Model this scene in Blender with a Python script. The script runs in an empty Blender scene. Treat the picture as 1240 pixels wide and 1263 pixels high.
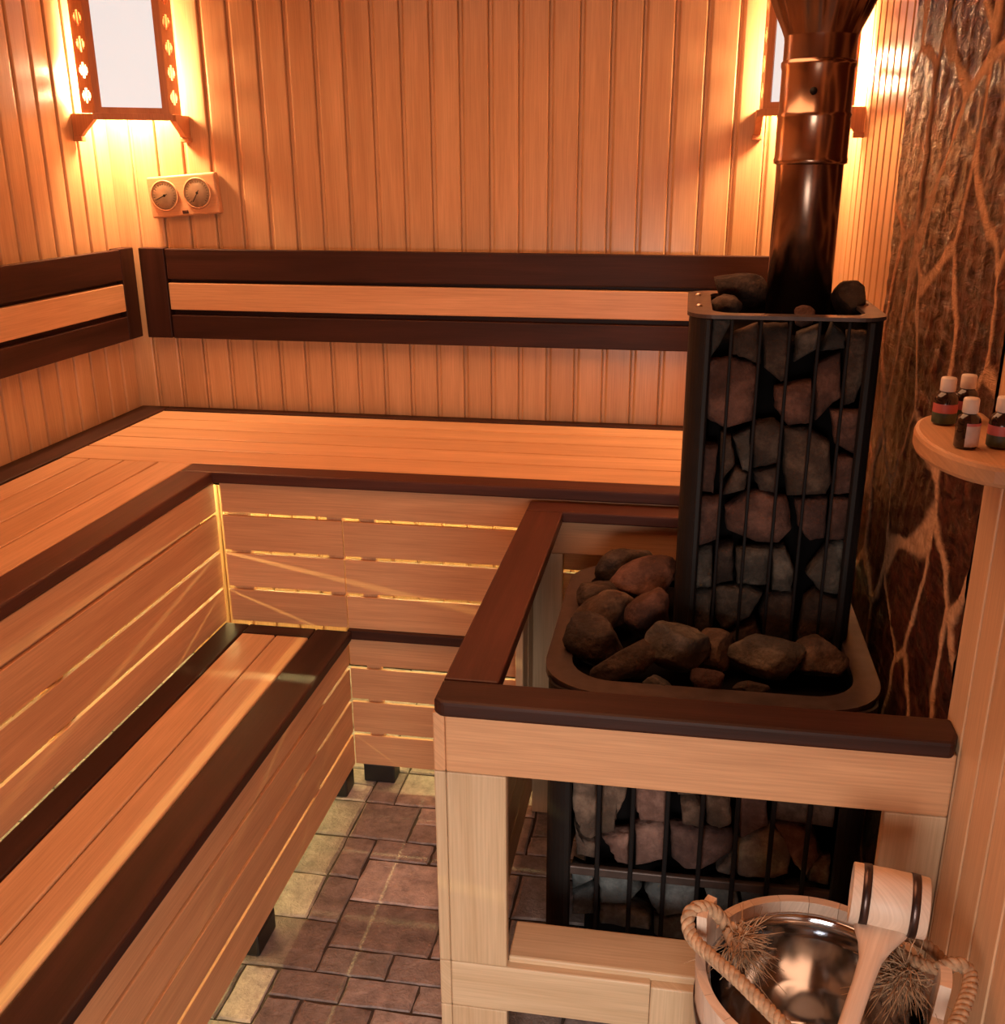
import bpy, bmesh, math, random
from mathutils import Vector, Matrix, noise
random.seed(7)
PI = math.pi
C = bpy.context.scene.collection
S = bpy.context.scene

# ------------------------------------------------------------------ node materials
def new_mat(name):
    m = bpy.data.materials.new(name); m.use_nodes = True
    nt = m.node_tree; nt.nodes.clear()
    out = nt.nodes.new('ShaderNodeOutputMaterial')
    b = nt.nodes.new('ShaderNodeBsdfPrincipled')
    nt.links.new(b.outputs[0], out.inputs[0])
    return m, nt, b
def N(nt, t, **kw):
    n = nt.nodes.new(t)
    for k, v in kw.items():
        if k.startswith('i_'):
            key = k[2:]
            n.inputs[int(key) if key.isdigit() else key.replace('_', ' ')].default_value = v
        else: setattr(n, k, v)
    return n
def ramp(nt, stops):
    r = nt.nodes.new('ShaderNodeValToRGB')
    el = r.color_ramp.elements
    el[0].position, el[0].color = stops[0][0], (*stops[0][1], 1)
    el[1].position, el[1].color = stops[-1][0], (*stops[-1][1], 1)
    for p, c in stops[1:-1]:
        e = el.new(p); e.color = (*c, 1)
    return r
def mul(nt, a, b, f=1.0):
    m = nt.nodes.new('ShaderNodeMix'); m.data_type = 'RGBA'; m.blend_type = 'MULTIPLY'
    m.inputs[0].default_value = f
    for s, i in ((a, 6), (b, 7)):
        if isinstance(s, tuple): m.inputs[i].default_value = (*s, 1)
        else: nt.links.new(s, m.inputs[i])
    return m.outputs[2]
def wood(name, dark, light, rough=.45, vary=.16, coat=0.0, bump=.12, spec=.5):
    """UV: u runs along the grain in metres, v across it."""
    m, nt, b = new_mat(name); L = nt.links.new
    uv = N(nt, 'ShaderNodeUVMap')
    mp = N(nt, 'ShaderNodeMapping'); mp.inputs['Scale'].default_value = (1.6, 22, 1); L(uv.outputs[0], mp.inputs[0])
    n1 = N(nt, 'ShaderNodeTexNoise', i_Scale=1.0, i_Detail=5.0, i_Roughness=.55, i_Distortion=.6); L(mp.outputs[0], n1.inputs['Vector'])
    mp2 = N(nt, 'ShaderNodeMapping'); mp2.inputs['Scale'].default_value = (7, 260, 1); L(uv.outputs[0], mp2.inputs[0])
    n2 = N(nt, 'ShaderNodeTexNoise', i_Scale=1.0, i_Detail=3.0); L(mp2.outputs[0], n2.inputs['Vector'])
    r = ramp(nt, [(.28, dark), (.55, tuple((a + c) / 2 for a, c in zip(dark, light))), (.75, light)]); L(n1.outputs[0], r.inputs[0])
    r2 = ramp(nt, [(.3, (.86, .84, .82)), (.7, (1.04, 1.04, 1.04))]); L(n2.outputs[0], r2.inputs[0])
    c = mul(nt, r.outputs[0], r2.outputs[0])
    geo = N(nt, 'ShaderNodeNewGeometry')
    r3 = ramp(nt, [(0, (1 - vary, 1 - vary * 1.25, 1 - vary * 1.45)), (1, (1.0 + vary * .4, 1.0 + vary * .4, 1.0 + vary * .4))]); L(geo.outputs['Random Per Island'], r3.inputs[0])
    c = mul(nt, c, r3.outputs[0])
    L(c, b.inputs['Base Color'])
    b.inputs['Roughness'].default_value = rough
    b.inputs['Specular IOR Level'].default_value = spec
    if coat:
        b.inputs['Coat Weight'].default_value = coat; b.inputs['Coat Roughness'].default_value = .2
    bp = N(nt, 'ShaderNodeBump', i_Strength=bump, i_Distance=.002); L(n2.outputs[0], bp.inputs['Height']); L(bp.outputs[0], b.inputs['Normal'])
    return m
def rocky(name, c1, c2, rough=.85, scale=14, bump=.5, spec=.3):
    m, nt, b = new_mat(name); L = nt.links.new
    tc = N(nt, 'ShaderNodeTexCoord')
    oi = N(nt, 'ShaderNodeObjectInfo')
    va = N(nt, 'ShaderNodeVectorMath', operation='ADD'); L(tc.outputs['Object'], va.inputs[0])
    vs = N(nt, 'ShaderNodeVectorMath', operation='SCALE'); vs.inputs[0].default_value = (31, 17, 23); L(oi.outputs['Random'], vs.inputs['Scale']); L(vs.outputs[0], va.inputs[1])
    n1 = N(nt, 'ShaderNodeTexNoise', i_Scale=float(scale), i_Detail=8.0, i_Roughness=.65); L(va.outputs[0], n1.inputs['Vector'])
    r = ramp(nt, [(.34, tuple(x * .55 for x in c1)), (.5, c1), (.66, c2)]); L(n1.outputs[0], r.inputs[0])
    r2 = ramp(nt, [(0, (.65, .65, .67)), (1, (1.3, 1.22, 1.1))]); L(oi.outputs['Random'], r2.inputs[0])
    L(mul(nt, r.outputs[0], r2.outputs[0]), b.inputs['Base Color'])
    b.inputs['Roughness'].default_value = rough; b.inputs['Specular IOR Level'].default_value = spec
    n3 = N(nt, 'ShaderNodeTexNoise', i_Scale=90.0, i_Detail=6.0); L(va.outputs[0], n3.inputs['Vector'])
    bp = N(nt, 'ShaderNodeBump', i_Strength=.8, i_Distance=.006); L(n3.outputs[0], bp.inputs['Height']); L(bp.outputs[0], b.inputs['Normal'])
    return m
def plain(name, col, rough=.5, metal=0.0, noise_amt=.15, scale=20, coat=0.0, spec=.5):
    m, nt, b = new_mat(name); L = nt.links.new
    tc = N(nt, 'ShaderNodeTexCoord')
    n1 = N(nt, 'ShaderNodeTexNoise', i_Scale=float(scale), i_Detail=4.0); L(tc.outputs['Object'], n1.inputs['Vector'])
    r = ramp(nt, [(.3, tuple(x * (1 - noise_amt) for x in col)), (.7, tuple(min(1, x * (1 + noise_amt)) for x in col))]); L(n1.outputs[0], r.inputs[0])
    L(r.outputs[0], b.inputs['Base Color'])
    b.inputs['Roughness'].default_value = rough; b.inputs['Metallic'].default_value = metal
    b.inputs['Coat Weight'].default_value = coat; b.inputs['Specular IOR Level'].default_value = spec
    return m
def emit(name, col, strength, col2=None):
    m, nt, b = new_mat(name)
    tc = N(nt, 'ShaderNodeTexCoord')
    n1 = N(nt, 'ShaderNodeTexNoise', i_Scale=3.0); nt.links.new(tc.outputs['Object'], n1.inputs['Vector'])
    r = ramp(nt, [(.3, tuple(c * .97 for c in col)), (.7, col)]); nt.links.new(n1.outputs[0], r.inputs[0])
    nt.links.new(r.outputs[0], b.inputs['Emission Color'])
    b.inputs['Base Color'].default_value = (*(c * .3 for c in col), 1)
    b.inputs['Emission Strength'].default_value = strength
    b.inputs['Roughness'].default_value = .6
    return m

M = {}
M['wall'] = wood('aspen_wall_wood', (.60, .345, .175), (.76, .47, .255), .34, .10, coat=.25, bump=.08)
M['pale'] = wood('pale_bench_wood', (.62, .31, .15), (.80, .44, .225), .5, .12, bump=.12)
M['seat'] = wood('seat_wood', (.62, .35, .18), (.80, .49, .27), .42, .14, bump=.1)
M['post'] = wood('pine_post_wood', (.58, .39, .225), (.72, .53, .34), .5, .06, bump=.1)
M['dark'] = wood('dark_stained_wood', (.026, .0095, .0065), (.068, .024, .016), .5, .18, bump=.12, spec=.22)
M['darkred'] = wood('dark_red_wood', (.055, .018, .012), (.115, .038, .026), .48, .15, bump=.12, spec=.25)
M['frame'] = wood('lamp_frame_wood', (.52, .20, .08), (.68, .30, .13), .45, .1)
M['bucket'] = wood('bucket_wood', (.66, .49, .375), (.84, .67, .54), .5, .10)
M['shelf'] = wood('shelf_wood', (.48, .25, .12), (.62, .35, .18), .45, .05)
M['black'] = plain('black_foot_paint', (.012, .009, .008), .5)
M['stove'] = plain('black_stove_steel', (.012, .009, .008), .55, 0, spec=.22)
M['plate'] = plain('stove_plate_steel', (.075, .05, .042), .5, .35, .25, 30)
M['rod'] = plain('stove_rod_steel', (.010, .008, .008), .6, 0, spec=.15)
M['core'] = plain('firebox_black', (.006, .005, .005), .95, spec=.05)
M['chimney'] = plain('smoked_steel', (.34, .225, .165), .22, 1.0, .25, 6)
M['chimney2'] = plain('bronzed_steel', (.55, .36, .25), .20, 1.0, .15, 6)
M['steel'] = plain('polished_steel', (.60, .63, .68), .09, 1.0, .05, 8)
M['band'] = plain('dark_metal_band', (.10, .07, .065), .33, .9, .2)
M['screw'] = plain('screw_steel', (.7, .6, .5), .3, 1.0)
M['shade'] = emit('frosted_shade', (1.0, .985, .95), .74)
M['led'] = emit('yellow_led', (1.0, .85, .34), 240.0)
M['rope'] = plain('jute_rope', (.42, .26, .15), .9, 0, .35, 120)
M['cap'] = plain('white_plastic', (.78, .68, .58), .45)
M['amber'] = plain('dark_amber_glass', (.022, .010, .007), .08, 0, .1, coat=.6)
M['lab_pink'] = plain('pink_label', (.50, .12, .11), .5)
M['lab_green'] = plain('green_label', (.055, .085, .055), .5, 0, .6, 70)
M['lab_white'] = plain('pale_label', (.55, .42, .36), .5, 0, .15, 60)
M['dial'] = plain('cream_dial', (.52, .37, .24), .4, 0, .2, 30)
M['needle'] = plain('black_needle', (.02, .012, .008), .4)
M['thermo'] = wood('thermometer_wood', (.56, .27, .13), (.68, .36, .19), .4, .05)
M['ceil'] = M['wall']
M['panel'] = wood('lit_near_wall_wood', (.74, .46, .26), (.88, .58, .35), .4, .08, bump=.08)  # lighter copy of the wall wood, brightness of the near wall put into colour
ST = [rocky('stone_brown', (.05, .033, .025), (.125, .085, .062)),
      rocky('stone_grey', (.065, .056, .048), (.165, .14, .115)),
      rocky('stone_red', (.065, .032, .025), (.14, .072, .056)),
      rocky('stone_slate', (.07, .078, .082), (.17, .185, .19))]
ST_LIT = [rocky('lit_stone_brown', (.09, .06, .046), (.21, .145, .11)), rocky('lit_stone_grey', (.12, .1, .09), (.25, .215, .18)), rocky('lit_stone_red', (.12, .068, .058), (.24, .145, .125)), rocky('lit_stone_slate', (.13, .15, .16), (.28, .315, .33))]  # lighter copies for the base cage: stronger light low down put into colour
STN = ['brown', 'grey', 'reddish', 'slate grey']
# dial / gauge glass
gm, gnt, gb = new_mat('gauge_glass')
gb.inputs['Base Color'].default_value = (.95, .9, .85, 1); gb.inputs['Roughness'].default_value = .05
gb.inputs['Transmission Weight'].default_value = 1.0; gb.inputs['IOR'].default_value = 1.3
_t = N(gnt, 'ShaderNodeTexNoise', i_Scale=5.0)
_r = ramp(gnt, [(.3, (.92, .88, .82)), (.7, (.97, .93, .88))]); gnt.links.new(_t.outputs[0], _r.inputs[0]); gnt.links.new(_r.outputs[0], gb.inputs['Base Color'])
M['glass'] = gm

# floor tile material
m, nt, b = new_mat('stone_floor_tile'); L = nt.links.new
geo = N(nt, 'ShaderNodeNewGeometry'); tc = N(nt, 'ShaderNodeTexCoord')
n1 = N(nt, 'ShaderNodeTexNoise', i_Scale=22.0, i_Detail=8.0, i_Roughness=.7); L(tc.outputs['Object'], n1.inputs['Vector'])
n2 = N(nt, 'ShaderNodeTexNoise', i_Scale=75.0, i_Detail=6.0, i_Distortion=1.2); L(tc.outputs['Object'], n2.inputs['Vector'])
ra = ramp(nt, [(0, (.18, .135, .12)), (.35, (.31, .25, .235)), (.65, (.23, .19, .175)), (1, (.50, .41, .38))]); L(geo.outputs['Random Per Island'], ra.inputs[0])
rb = ramp(nt, [(.3, (.5, .5, .52)), (.7, (1.4, 1.4, 1.4))]); L(n1.outputs[0], rb.inputs[0])
L(mul(nt, ra.outputs[0], rb.outputs[0]), b.inputs['Base Color'])
b.inputs['Roughness'].default_value = .55
ad = N(nt, 'ShaderNodeMath', operation='ADD'); L(n1.outputs[0], ad.inputs[0]); L(n2.outputs[0], ad.inputs[1])
bp = N(nt, 'ShaderNodeBump', i_Strength=.6, i_Distance=.006); L(ad.outputs[0], bp.inputs['Height']); L(bp.outputs[0], b.inputs['Normal'])
M['tile'] = m
M['grout'] = plain('floor_grout', (.05, .034, .026), .9, 0, .3, 40)

# stone cladding material, reads vertex colour: R mortar, G stone random
m, nt, b = new_mat('rough_stone_cladding'); L = nt.links.new
at = N(nt, 'ShaderNodeVertexColor'); at.layer_name = 'clad'
sp = N(nt, 'ShaderNodeSeparateColor'); L(at.outputs[0], sp.inputs[0])
tc = N(nt, 'ShaderNodeTexCoord')
mp = N(nt, 'ShaderNodeMapping'); mp.inputs['Rotation'].default_value = (.5, 0, 0); mp.inputs['Scale'].default_value = (1, .55, 1.5); L(tc.outputs['Object'], mp.inputs[0])
n1 = N(nt, 'ShaderNodeTexNoise', i_Scale=26.0, i_Detail=8.0, i_Roughness=.72, i_Distortion=.8); L(mp.outputs[0], n1.inputs['Vector'])
ra = ramp(nt, [(0, (.065, .015, .009)), (.3, (.115, .033, .017)), (.6, (.08, .019, .010)), (.85, (.12, .036, .018)), (1, (.04, .015, .011))]); L(sp.outputs[1], ra.inputs[0])
rb = ramp(nt, [(.36, (.12, .1, .1)), (.5, (.62, .6, .58)), (.66, (1.35, 1.25, 1.15))]); L(n1.outputs[0], rb.inputs[0])
base = mul(nt, ra.outputs[0], rb.outputs[0])
mx = N(nt, 'ShaderNodeMix', data_type='RGBA'); L(sp.outputs[0], mx.inputs[0]); L(base, mx.inputs[6])
n4 = N(nt, 'ShaderNodeTexNoise', i_Scale=60.0, i_Detail=5.0); L(tc.outputs['Object'], n4.inputs['Vector'])
rm = ramp(nt, [(.3, (.50, .27, .14)), (.7, (.72, .43, .25))]); L(n4.outputs[0], rm.inputs[0]); L(rm.outputs[0], mx.inputs[7])
L(mx.outputs[2], b.inputs['Base Color'])
rr = N(nt, 'ShaderNodeMapRange'); rr.inputs[3].default_value = .34; rr.inputs[4].default_value = .8; L(sp.outputs[0], rr.inputs[0]); L(rr.outputs[0], b.inputs['Roughness']); b.inputs['Specular IOR Level'].default_value = .16
bp = N(nt, 'ShaderNodeBump', i_Strength=1.0, i_Distance=.016); L(n1.outputs[0], bp.inputs['Height']); L(bp.outputs[0], b.inputs['Normal'])
M['clad'] = m

# ------------------------------------------------------------------ mesh helpers
class MB:
    def __init__(s): s.v = []; s.f = []; s.uv = []; s.sm = []
    def raw(s, verts, faces, axis='z', smooth=False, mat=None, uvs=None):
        o = len(s.v); k = random.uniform(0, 60); k2 = random.uniform(0, 60)
        ai = 'xyz'.index(axis); oth = [i for i in range(3) if i != ai]
        for p in verts: s.v.append(tuple(p))
        for f in faces:
            s.f.append([i + o for i in f]); s.sm.append(smooth)
            for i in f:
                if uvs: s.uv.append((uvs[i][0] + k, uvs[i][1] + k2))
                else:
                    p = verts[i]; s.uv.append((p[ai] + k, p[oth[0]] + p[oth[1]] + k2))
    def bm(s, bm, axis='z', smooth=False):
        bm.verts.ensure_lookup_table(); bm.verts.index_update()
        s.raw([v.co.copy() for v in bm.verts], [[v.index for v in f.verts] for f in bm.faces], axis, smooth); bm.free()
    def box(s, x0, x1, y0, y1, z0, z1, axis='x', bev=.0025, mat=None, seg=2):
        b = bmesh.new(); bmesh.ops.create_cube(b, size=1)
        for v in b.verts:
            v.co = Vector(((x0 + x1) / 2 + v.co.x * (x1 - x0), (y0 + y1) / 2 + v.co.y * (y1 - y0), (z0 + z1) / 2 + v.co.z * (z1 - z0)))
        if bev: bmesh.ops.bevel(b, geom=list(b.edges), offset=min(bev, .45 * min(x1 - x0, y1 - y0, z1 - z0)), segments=seg, profile=.5, affect='EDGES')
        if mat is not None:
            b.verts.ensure_lookup_table(); b.verts.index_update()
            vs = [v.co.copy() for v in b.verts]; fs = [[v.index for v in f.verts] for f in b.faces]
            ai = 'xyz'.index(axis); oth = [i for i in range(3) if i != ai]
            uvs = [(p[ai], p[oth[0]] + p[oth[1]]) for p in vs]; b.free()
            s.raw([mat @ p for p in vs], fs, axis, False, None, uvs)
        else: s.bm(b, axis)
    def prism(s, poly, lo, hi, plane='xy', axis='x', bev=.002):
        """poly in plane coords, extruded along the remaining axis from lo to hi."""
        b = bmesh.new()
        def P(u, w, h):
            return {'xy': (u, w, h), 'xz': (u, h, w), 'yz': (h, u, w)}[plane]
        a = [b.verts.new(P(u, w, lo)) for u, w in poly]; c = [b.verts.new(P(u, w, hi)) for u, w in poly]
        n = len(poly); b.faces.new(a[::-1]); b.faces.new(c)
        for i in range(n): b.faces.new((a[i], a[(i + 1) % n], c[(i + 1) % n], c[i]))
        bmesh.ops.recalc_face_normals(b, faces=b.faces[:])
        if bev: bmesh.ops.bevel(b, geom=[e for e in b.edges if len(e.link_faces) == 2 and e.calc_face_angle(0) > .5], offset=bev, segments=2, profile=.5, affect='EDGES')
        s.bm(b, axis)
    def lathe(s, prof, c=(0, 0, 0), n=32, mat=None, axis='z', smooth=True):
        vs, fs = [], []
        for r, z in prof:
            for i in range(n):
                a = 2 * PI * i / n; p = Vector((r * math.cos(a), r * math.sin(a), z))
                if mat is not None: p = mat @ p
                vs.append(p + Vector(c))
        for j in range(len(prof) - 1):
            for i in range(n):
                fs.append((j * n + i, j * n + (i + 1) % n, (j + 1) * n + (i + 1) % n, (j + 1) * n + i))
        s.raw(vs, fs, axis, smooth)
    def tube(s, pts, r, n=8, smooth=True):
        pts = [Vector(p) for p in pts]; vs, fs = [], []
        up = Vector((.31, .17, .93)).normalized()
        for i, p in enumerate(pts):
            t = (pts[min(i + 1, len(pts) - 1)] - pts[max(i - 1, 0)]).normalized()
            a = t.cross(up)
            if a.length < .05: a = t.cross(Vector((1, 0, 0)))
            a.normalize(); bb = t.cross(a); up = (bb if bb.dot(up) > 0 else -bb) if False else up
            rr = r[i] if isinstance(r, (list, tuple)) else r
            for k in range(n):
                an = 2 * PI * k / n; vs.append(p + (a * math.cos(an) + bb * math.sin(an)) * rr)
        for i in range(len(pts) - 1):
            for k in range(n):
                fs.append((i * n + k, i * n + (k + 1) % n, (i + 1) * n + (k + 1) % n, (i + 1) * n + k))
        fs.append(tuple(range(n - 1, -1, -1))); fs.append(tuple((len(pts) - 1) * n + k for k in range(n)))
        s.raw(vs, fs, 'x', smooth)
    def build(s, name, mat, parent=None, org=None):
        me = bpy.data.meshes.new(name)
        org = Vector(org) if org is not None else (parent['_o'] if False else Vector((0, 0, 0)))
        if parent is not None and parent in ORG: org = ORG[parent]
        me.from_pydata([Vector(v) - org for v in s.v], [], s.f)
        ul = me.uv_layers.new(name='UVMap')
        fl = [c for u in s.uv for c in u]; ul.data.foreach_set('uv', fl)
        me.polygons.foreach_set('use_smooth', s.sm)
        b = bmesh.new(); b.from_mesh(me); bmesh.ops.recalc_face_normals(b, faces=b.faces[:]); b.to_mesh(me); b.free()
        me.materials.append(mat); me.update()
        o = bpy.data.objects.new(name, me); C.objects.link(o)
        if parent is not None: o.parent = parent; ORG[o] = org
        else: o.location = org
        return o
ORG = {}
def tag(o, label, cat, group=None, kind=None):
    o['label'] = label; o['category'] = cat
    if group: o['group'] = group
    if kind: o['kind'] = kind
    return o
def thing(name, label, cat, loc=(0, 0, 0), group=None):
    o = bpy.data.objects.new(name, None); C.objects.link(o); o.location = loc; o.empty_display_size = .05
    ORG[o] = Vector(loc)
    return tag(o, label, cat, group)
def struct(o): o['kind'] = 'structure'; return o

# ------------------------------------------------------------------ dimensions (metres)
XR, YF, ZC = 2.24, -3.6, 2.32
PITCH = .088

# ------------------------------------------------------------------ room shell
def board_wall(name, a0, a1, z0, z1, place, groove=.018, depth=.0055, mat='wall'):
    """tongue and groove boards: a runs along the wall, d is depth into the wall."""
    mb = MB(); a = a0
    while a < a1 - 1e-4:
        w = min(PITCH, a1 - a)
        prof = [(0, depth + .006), (.0022, depth + .0055), (.0032, depth), (groove * .55, depth), (groove * .68, depth * .62), (groove * .82, depth * .16), (groove, 0),
                (w - .004, 0), (w - .002, .0012), (w - .0006, .005), (w, depth + .006)]
        if w < groove * 1.5: break
        vs = []; uv = []
        for (u, d) in prof:
            for z in (z0, z1): vs.append(Vector(place(a + u, d, z))); uv.append((z, u))
        fs = [(2 * i, 2 * i + 1, 2 * i + 3, 2 * i + 2) for i in range(len(prof) - 1)]
        mb.raw(vs, fs, 'z', False, None, uv); a += PITCH
    # solid backing so that no light gets through
    vs = [Vector(place(u, d, z)) for d in (depth + .0058, depth + .06) for u in (a0, a1) for z in (z0, z1)]
    mb.raw(vs, [(0, 1, 3, 2), (4, 5, 7, 6), (0, 1, 5, 4), (2, 3, 7, 6), (0, 2, 6, 4), (1, 3, 7, 5)], 'z')
    return struct(mb.build(name, M[mat]))
board_wall('wall_back', -.025, XR + .06, 0, ZC, lambda a, d, z: (a, d, z))
board_wall('wall_left', 0, -YF, 0, ZC, lambda a, d, z: (-d, -a, z))
board_wall('wall_right', 0, .79, 0, ZC, lambda a, d, z: (XR + d, -a, z))
board_wall('wall_right_near', 1.665, -YF, 0, ZC, lambda a, d, z: (XR - .002 + d, -a, z), groove=.007, depth=.0025, mat='panel')
board_wall('wall_front', 0, XR, 0, ZC, lambda a, d, z: (a, YF - d, z))
mb = MB(); x = 0
while x < XR:
    mb.box(x, min(x + .086, XR + .02), YF, .0, ZC, ZC + .02, 'y', .002); x += PITCH
mb.box(-.05, XR + .05, YF - .05, .05, ZC + .018, ZC + .06, 'y', 0)
struct(mb.build('ceiling', M['ceil']))

# floor: random ashlar of rough stone tiles over grout
U = .08; NX, NY = 29, 46
used = [[False] * NY for _ in range(NX)]; fl = MB()
rf = random.Random(12)
for i in range(NX):
    for j in range(NY):
        if used[i][j]: continue
        opts = [(2, 1), (1, 2), (2, 2), (2, 1), (2, 2), (1, 2), (3, 2)]; rf.shuffle(opts)
        for w, h in opts + [(1, 1)]:
            if i + w <= NX and j + h <= NY and not any(used[i + p][j + q] for p in range(w) for q in range(h)): break
        for p in range(w):
            for q in range(h): used[i + p][j + q] = True
        x0, x1 = i * U - .05, (i + w) * U - .05; y0, y1 = -.0 - j * U, -.0 - (j + h) * U
        g = .0028; J = lambda: rf.uniform(-.0022, .0022)
        ns = 4; top = []
        edge = []
        for k in range(ns): edge.append((x0 + g + (x1 - x0 - 2 * g) * k / ns, y0 - g))
        for k in range(ns): edge.append((x1 - g, y0 - g + (y1 - y0 + 2 * g) * k / ns))
        for k in range(ns): edge.append((x1 - g + (x0 - x1 + 2 * g) * k / ns, y1 + g))
        for k in range(ns): edge.append((x0 + g, y1 + g + (y0 - y1 - 2 * g) * k / ns))
        edge = [(a + J(), c + J()) for a, c in edge]
        cx, cy = (x0 + x1) / 2, (y0 + y1) / 2; n = len(edge); dz = rf.uniform(-.0012, 0)
        vs = [(a, c, -.02) for a, c in edge] + [(a, c, dz - .003) for a, c in edge] + [(cx + (a - cx) * .94, cy + (c - cy) * .94, dz) for a, c in edge]
        fs = [(k, (k + 1) % n, n + (k + 1) % n, n + k) for k in range(n)] + [(n + k, n + (k + 1) % n, 2 * n + (k + 1) % n, 2 * n + k) for k in range(n)] + [tuple(range(2 * n, 3 * n))]
        fl.raw([Vector(v) for v in vs], fs, 'x')
struct(fl.build('floor', M['tile']))
g = MB(); g.box(-.06, XR + .06, YF - .06, .06, -.05, -.005, 'x', 0); struct(g.build('floor_grout', M['grout']))

# stone clad part of the right wall
def clad_wall():
    y0, y1, z0, z1 = -.775, -1.672, 0.0, ZC; st = .0065
    ny, nz = int((y0 - y1) / st), int((z1 - z0) / st)
    rs = random.Random(5); cw, ch = .235, .26; seeds = []
    for i in range(-1, int((y0 - y1) / cw) + 2):
        for j in range(-1, int((z1 - z0) / ch) + 2):
            seeds.append((y1 + (i + .5 + rs.uniform(-.42, .42) + (.5 if j % 2 else 0)) * cw, z0 + (j + .5 + rs.uniform(-.42, .42)) * ch, rs.random()))
    vs, cols = [], []
    for i in range(ny + 1):
        for j in range(nz + 1):
            y = y0 + (y1 - y0) * i / ny; z = z0 + (z1 - z0) * j / nz
            w = noise.noise_vector(Vector((y * 5, z * 5, 3.1))) * .045 + noise.noise_vector(Vector((y * 17, z * 17, 9.1))) * .012
            yy, zz = y + w.x, z + w.y
            d = sorted(((yy - a) ** 2 + ((zz - c) * .8) ** 2, r) for a, c, r in seeds if abs(yy - a) < .6 and abs(zz - c) < .7)[:2]
            e = (math.sqrt(d[1][0]) - math.sqrt(d[0][0])) * .5
            t = max(0, min(1, (e - .0055) / .006)); t = t * t * (3 - 2 * t)
            n1 = noise.fractal(Vector((y * 22 + z * 5, z * 9, d[0][1] * 40)), .8, 2.1, 4)
            h = max(.001, .006 + (1 - t) * .004 + t * .005 * d[0][1] + n1 * .0026 * (.4 + .6 * t) + t * .0022 * noise.noise(Vector((y * 22, z * 70, 1.7))))
            vs.append(Vector((XR + .004 - h, y, z)))
            cols.append((1 - t, d[0][1]))
    W = nz + 1
    fs = [(i * W + j, (i + 1) * W + j, (i + 1) * W + j + 1, i * W + j + 1) for i in range(ny) for j in range(nz)]
    mb = MB(); mb.raw(vs, fs, 'z', True)
    o = mb.build('wall_right_stone', M['clad'])
    ca = o.data.color_attributes.new('clad', 'FLOAT_COLOR', 'POINT')
    for k, (a, c) in enumerate(cols): ca.data[k].color = (a, c, 0, 1)
    b = MB(); b.box(XR + .02, XR + .07, y1, y0, z0, z1, 'z', 0); struct(b.build('wall_right_backing', M['grout']))
    return struct(o)
clad_wall()

# ------------------------------------------------------------------ benches
W, D, HB = .587, .7195, .92
Wf, Df = .582, .705
ub = thing('upper_bench', 'L shaped upper bench of orange planks with dark edging along back and left walls', 'bench', (.3, -.36, 0))
mb = MB()
for i, (a, c) in enumerate(((-.0535, -.157), (-.164, -.2735), (-.2805, -.390), (-.397, -.5065), (-.5135, -.6395))):
    mb.box(.1045, XR - .004, c, a, HB - .026, HB, 'x', .003)
mb.build('seat_planks', M['seat'], ub)
mb = MB()
for a, c in ((.107, .187), (.192, .290), (.295, .392), (.397, .4925)):
    mb.box(a, c, -3.5, -.643, HB - .026, HB, 'y', .003)
mb.build('seat_planks', M['seat'], ub)
mb = MB(); mb.box(.004, .56, -3.5, -.004, HB - .040, HB - .0265, 'y', 0); mb.box(.56, XR - .004, -.70, -.004, HB - .040, HB - .0265, 'x', 0); mb.build('led_block_board', M['core'], ub)  # added black board, blocks LED light and keeps the plank gaps dark
mb = MB(); mb.box(.4945, W, -3.5, -.7195, HB - .03, HB + .001, 'y', .005)
mb.build('front_edging', M['darkred'], ub)
mb = MB(); mb.prism([(.4945, -.643), (XR - .004, -.643), (XR - .004, -D), (W - .09, -D)], HB - .03, HB + .001, 'xy', 'x', .005)
mb.build('front_edging', M['darkred'], ub)
mb = MB(); mb.box(.004, .104, -3.5, -.004, HB - .026, HB + .004, 'y', .003)
mb.build('wall_edging', M['dark'], ub)
mb = MB(); mb.box(.1045, XR - .004, -.051, -.004, HB - .026, HB + .004, 'x', .003)
mb.build('wall_edging', M['dark'], ub)
# slatted fronts: 10 mm planks with 9-10 mm gaps
UZ = [(.806, .888), (.698, .796), (.591, .688), (.4868, .581)]
LZ = [(.375, .459), (.270, .364), (.163, .259), (.058, .153)]
XS = .934
mb = MB()
for k, (a, c) in enumerate(UZ):
    if k == 0: mb.box(.597, XR - .004, -Df, -Df + .010, a, c, 'x', .0012)
    else:
        mb.box(.597, XS - .0015, -Df, -Df + .010, a, c, 'x', .0012); mb.box(XS + .0015, XR - .004, -Df, -Df + .010, a, c, 'x', .0012)
mb.build('front_slats', M['pale'], ub)
mb = MB()
for a, c in LZ: mb.box(.9335, XR - .004, -Df, -Df + .010, a, c, 'x', .0012)
mb.build('front_slats', M['pale'], ub)
mb = MB()
for a, c in UZ: mb.box(Wf - .010, Wf, -3.5, -Df - .002, a, c, 'y', .0012)
mb.build('front_slats', M['pale'], ub)
mb = MB(); mb.box(.935, 2.2, -Df - .015, -Df + .012, .459, .487, 'x', .003)
mb.build('ledge_edging', M['dark'], ub)
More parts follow.
